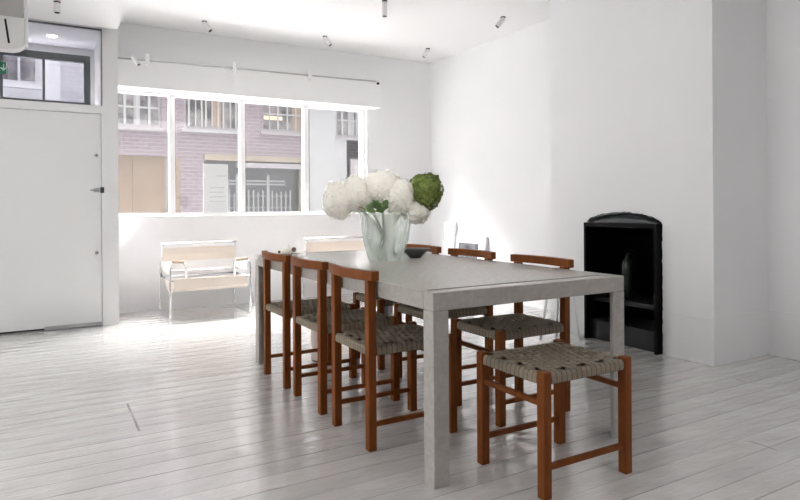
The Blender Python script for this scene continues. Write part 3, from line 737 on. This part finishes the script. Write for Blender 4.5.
b = holed(new(), 5.22, 6.13, -.12, 7.2, BY-.02, BY+.3, [(5.88, 6.13, 2.68, 3.95)]); bmesh.ops.translate(b, verts=b.verts[:], vec=-O); obj('painted_wall', b, M['wpaint'], bb)
bpart('back_wall', .9, 16, -.12, 7.2, BY+1.2, BY+1.3, 'shopdark')
for x0, x1, z0, z1, kind in ((1.20, 2.08, 2.655, 3.95, 0), (2.51, 3.70, 2.68, 3.95, 1), (4.13, 5.13, 2.71, 3.95, 2), (5.88, 6.62, 2.68, 3.95, 0)):
    f = new(); fw = .05
    for a in ((x0, x0+fw, z0, z1), (x1-fw, x1, z0, z1), (x0+fw, x1-fw, z0, z0+.06), (x0+fw, x1-fw, z1-fw, z1)): box(f, (a[0]-O.x, .06, a[2]-O.z), (a[1]-O.x, .14, a[3]-O.z))
    wf = obj('window', f, M['winframe'], bb)
    bpart('pane', x0+fw, x1-fw, z0+.06, z1-fw, BY+.10, BY+.115, 'winglass', wf)
    bars = new(); n = {0: 3, 1: 9, 2: 4}[kind]; r = random.Random(int(x0*10))
    for i in range(n):
        x = x0 + (x1-x0)*(i+1)/(n+1) + r.uniform(-.02, .02); w = r.uniform(.008, .02) if kind else .022
        box(bars, (x-w-O.x, .07, z0+.06-O.z), (x+w-O.x, .10, z1-fw-O.z))
    if kind != 1:
        z = z0 + .38; box(bars, (x0+fw-O.x, .072, z-O.z), (x1-fw-O.x, .099, z+.035-O.z))
    obj('glazing_bar', bars, M['barw'], wf)
    bpart('window_ledge', x0-.04, x1+.04, z0-.07, z0, BY-.03, BY+.14, 'wpaint' if kind == 1 else 'winframe')
    if kind == 1: bpart('curtain', 3.10, 3.28, z0+.06, z1-fw, BY+.09, BY+.10, 'curtain', wf)
    if kind == 2: bpart('curtain', 4.85, 5.06, z0+.06, z1-fw, BY+.09, BY+.10, 'curtain', wf); bpart('blind', 4.20, 4.62, 2.98, 3.06, BY+.085, BY+.10, 'pad', wf)
    if kind == 0: bpart('curtain', x0+.38, x0+.50, z0+.06, z1-fw, BY+.09, BY+.10, 'wpaint', wf)
# hoarding, lintel, shopfront with trellis gate
for x0, x1 in ((.98, 1.54), (1.545, 2.15)): bpart('plywood_panel', x0, x1, -.12, 2.09, BY+.05, BY+.09, 'plyw')
bpart('plywood_strip', 2.26, 2.42, -.12, 2.06, BY-.04, BY-.002, 'plyw')
bpart('doorway_return', 2.15, 2.24, -.12, 2.09, BY+.05, BY+.12, 'winframe')
bpart('lintel', 2.90, 5.13, 2.045, 2.17, BY-.05, BY-.001, 'sand')
bpart('canopy', 3.55, 5.10, 1.90, 2.0, BY-.20, BY+.05, 'winframe'); bpart('shop_interior', 2.94, 5.09, -.12, 2.04, BY+.55, BY+.60, 'shopdark')
bpart('sandstone_jamb', 4.97, 5.10, -.12, 1.90, BY-.03, BY+.05, 'sand')
g = new()
for z in (.5, 1.55, 1.62): box(g, (3.35-O.x, .20, z-O.z), (4.72-O.x, .23, z+.035-O.z))
x = 3.36; r = random.Random(2)
while x < 4.90:
    zt = 1.42 + r.uniform(-.05, .05); w = .02
    box(g, (x-O.x, .195, -O.z-.1), (x+w-O.x, .235, zt-O.z)); 
    for q in (.75, 1.05, 1.30): box(g, (x-.03-O.x, .205, q-O.z), (x+w+.03-O.x, .225, q+.02-O.z))
    x += .105
for x in (3.62, 4.30): box(g, (x-O.x, .19, -O.z-.1), (x+.055-O.x, .24, 1.78-O.z))
obj('trellis_gate', g, M['barw'], bb)
bpart('meter_box', 6.22, 6.55, 1.66, 2.17, BY-.05, BY-.001, 'winframe'); bpart('meter_notice', 6.30, 6.45, 1.82, 2.03, BY-.06, BY-.051, 'wpaint')

nb = thing('white_building', 'white rendered building with a grey window across the street seen through the entrance transom', 'building', (-2.5, BY, -.12)); O = Vector((-2.5, BY, -.12))
b = holed(new(), -12, .32, -.12, 7.2, BY-.05, BY+.3, [(-.64, -.02, 3.30, 4.6)]); bmesh.ops.translate(b, verts=b.verts[:], vec=-O); obj('render_wall', b, M['nbwhite'], nb)
bpart('brick_strip', .32, .899, -.12, 7.2, BY-.02, BY+.3, 'gbrick', nb)
f = new()
for a in ((-.64, -.58, 3.30, 4.6), (-.08, -.02, 3.30, 4.6), (-.58, -.08, 3.30, 3.37), (-.58, -.08, 4.54, 4.6), (-.35, -.31, 3.37, 4.54)): box(f, (a[0]-O.x, 0, a[2]-O.z), (a[1]-O.x, .08, a[3]-O.z))
wf = obj('window', f, M['nbwhite'], nb); bpart('pane', -.58, -.08, 3.37, 4.54, BY+.04, BY+.055, 'winglass', wf)
bpart('window_ledge', -.72, .04, 3.22, 3.30, BY-.12, BY+.02, 'nbwhite', nb)

# ------------------------------------------------------------------ light
W = bpy.data.worlds.new('sky'); S.world = W; W.use_nodes = True; nt = W.node_tree
bg = nt.nodes['Background']; bg.inputs[0].default_value = (.93,.96,1,1); bg.inputs[1].default_value = .55
def portal(name, loc, sx, sy, rot):
    l = bpy.data.lights.new(name, 'AREA'); l.shape = 'RECTANGLE'; l.size = sx; l.size_y = sy; l.cycles.is_portal = True
    o = bpy.data.objects.new(name, l); COL.objects.link(o); o.location = loc; o.rotation_euler = rot
portal('window_portal', ((PX+3.50)/2, 7.06, 1.63), 2.89, 1.29, (-PI/2, 0, 0))
portal('lobby_portal', (-.08, 7.31, 2.36), 1.07, .55, (-PI/2, 0, 0))

ld = bpy.data.lights.new('side_fill_lamp', 'AREA'); ld.shape = 'RECTANGLE'; ld.size = 3.6; ld.size_y = 1.65; ld.energy = 25; ld.color = (1, .99, .98)  # added fill lamp outside the left wall opening, out of view
lo = bpy.data.objects.new('side_fill_lamp', ld); COL.objects.link(lo); lo.location = (-3.16, 3.05, 1.65); lo.rotation_euler = (PI/2, 0, -PI/2)
rd = bpy.data.lights.new('rear_fill_lamp', 'AREA'); rd.shape = 'RECTANGLE'; rd.size = 2.2; rd.size_y = 1.8; rd.energy = 12.5; rd.color = (1, .99, .98)  # added fill lamp under the ceiling behind the camera, no opening there
ro = bpy.data.objects.new('rear_fill_lamp', rd); COL.objects.link(ro); ro.location = (1.85, -1.2, CZ-.01)
pl = bpy.data.lights.new('lobby_downlight', 'SPOT'); pl.energy = 7; pl.spot_size = math.radians(150); pl.spot_blend = .6; pl.shadow_soft_size = .04; pl.color = (1, .93, .88)
po_ = bpy.data.objects.new('lobby_downlight', pl); COL.objects.link(po_); po_.location = (.099, 6.70, 2.69)
fl = bpy.data.lights.new('bloom_fill_spot', 'SPOT'); fl.energy = 130; fl.spot_size = math.radians(24); fl.spot_blend = 1; fl.shadow_soft_size = .12; fl.color = (1, .98, .95)  # added unseen spot without a fixture, brightens the flowers
fo = bpy.data.objects.new('bloom_fill_spot', fl); COL.objects.link(fo); fo.location = (.80, 1.75, 2.92)
fo.rotation_euler = (Vector((1.80, 3.30, 1.10)) - fo.location).to_track_quat('-Z', 'Y').to_euler()
sl = bpy.data.lights.new('hazy_sun', 'SUN'); sl.energy = 125; sl.angle = math.radians(125); sl.color = (1, .985, .96)
so = bpy.data.objects.new('hazy_sun', sl); COL.objects.link(so); so.location = (0, 16, 14)
az, el = math.radians(-10), math.radians(42)
so.rotation_euler = Vector((math.sin(az)*math.cos(el), -math.cos(az)*math.cos(el), -math.sin(el))).to_track_quat('-Z', 'Y').to_euler()

# ------------------------------------------------------------------ camera
cam = bpy.data.cameras.new('camera'); co = bpy.data.objects.new('camera', cam); COL.objects.link(co); S.camera = co
cam.sensor_fit = 'HORIZONTAL'; cam.sensor_width = 36; cam.lens = 616.85/800*36; cam.shift_y = (206.3-250)/800
yaw, roll = -.527, -.0064
r = Vector((math.cos(yaw), math.sin(yaw), 0)); f = Vector((-math.sin(yaw), math.cos(yaw), 0)); u = Vector((0,0,1))
R_ = math.cos(roll)*r + math.sin(roll)*u; U_ = -math.sin(roll)*r + math.cos(roll)*u
co.matrix_world = Matrix(((R_.x, U_.x, -f.x, 0), (R_.y, U_.y, -f.y, 0), (R_.z, U_.z, -f.z, 1.0665), (0,0,0,1)))
cam.clip_start = .05
vs = S.view_settings; vs.view_transform = 'Standard'; vs.look = 'None'; vs.gamma = 1; vs.exposure = 1.07; vs.use_curve_mapping = False
S.cycles.max_bounces = 14; S.cycles.diffuse_bounces = 8; S.cycles.transparent_max_bounces = 16
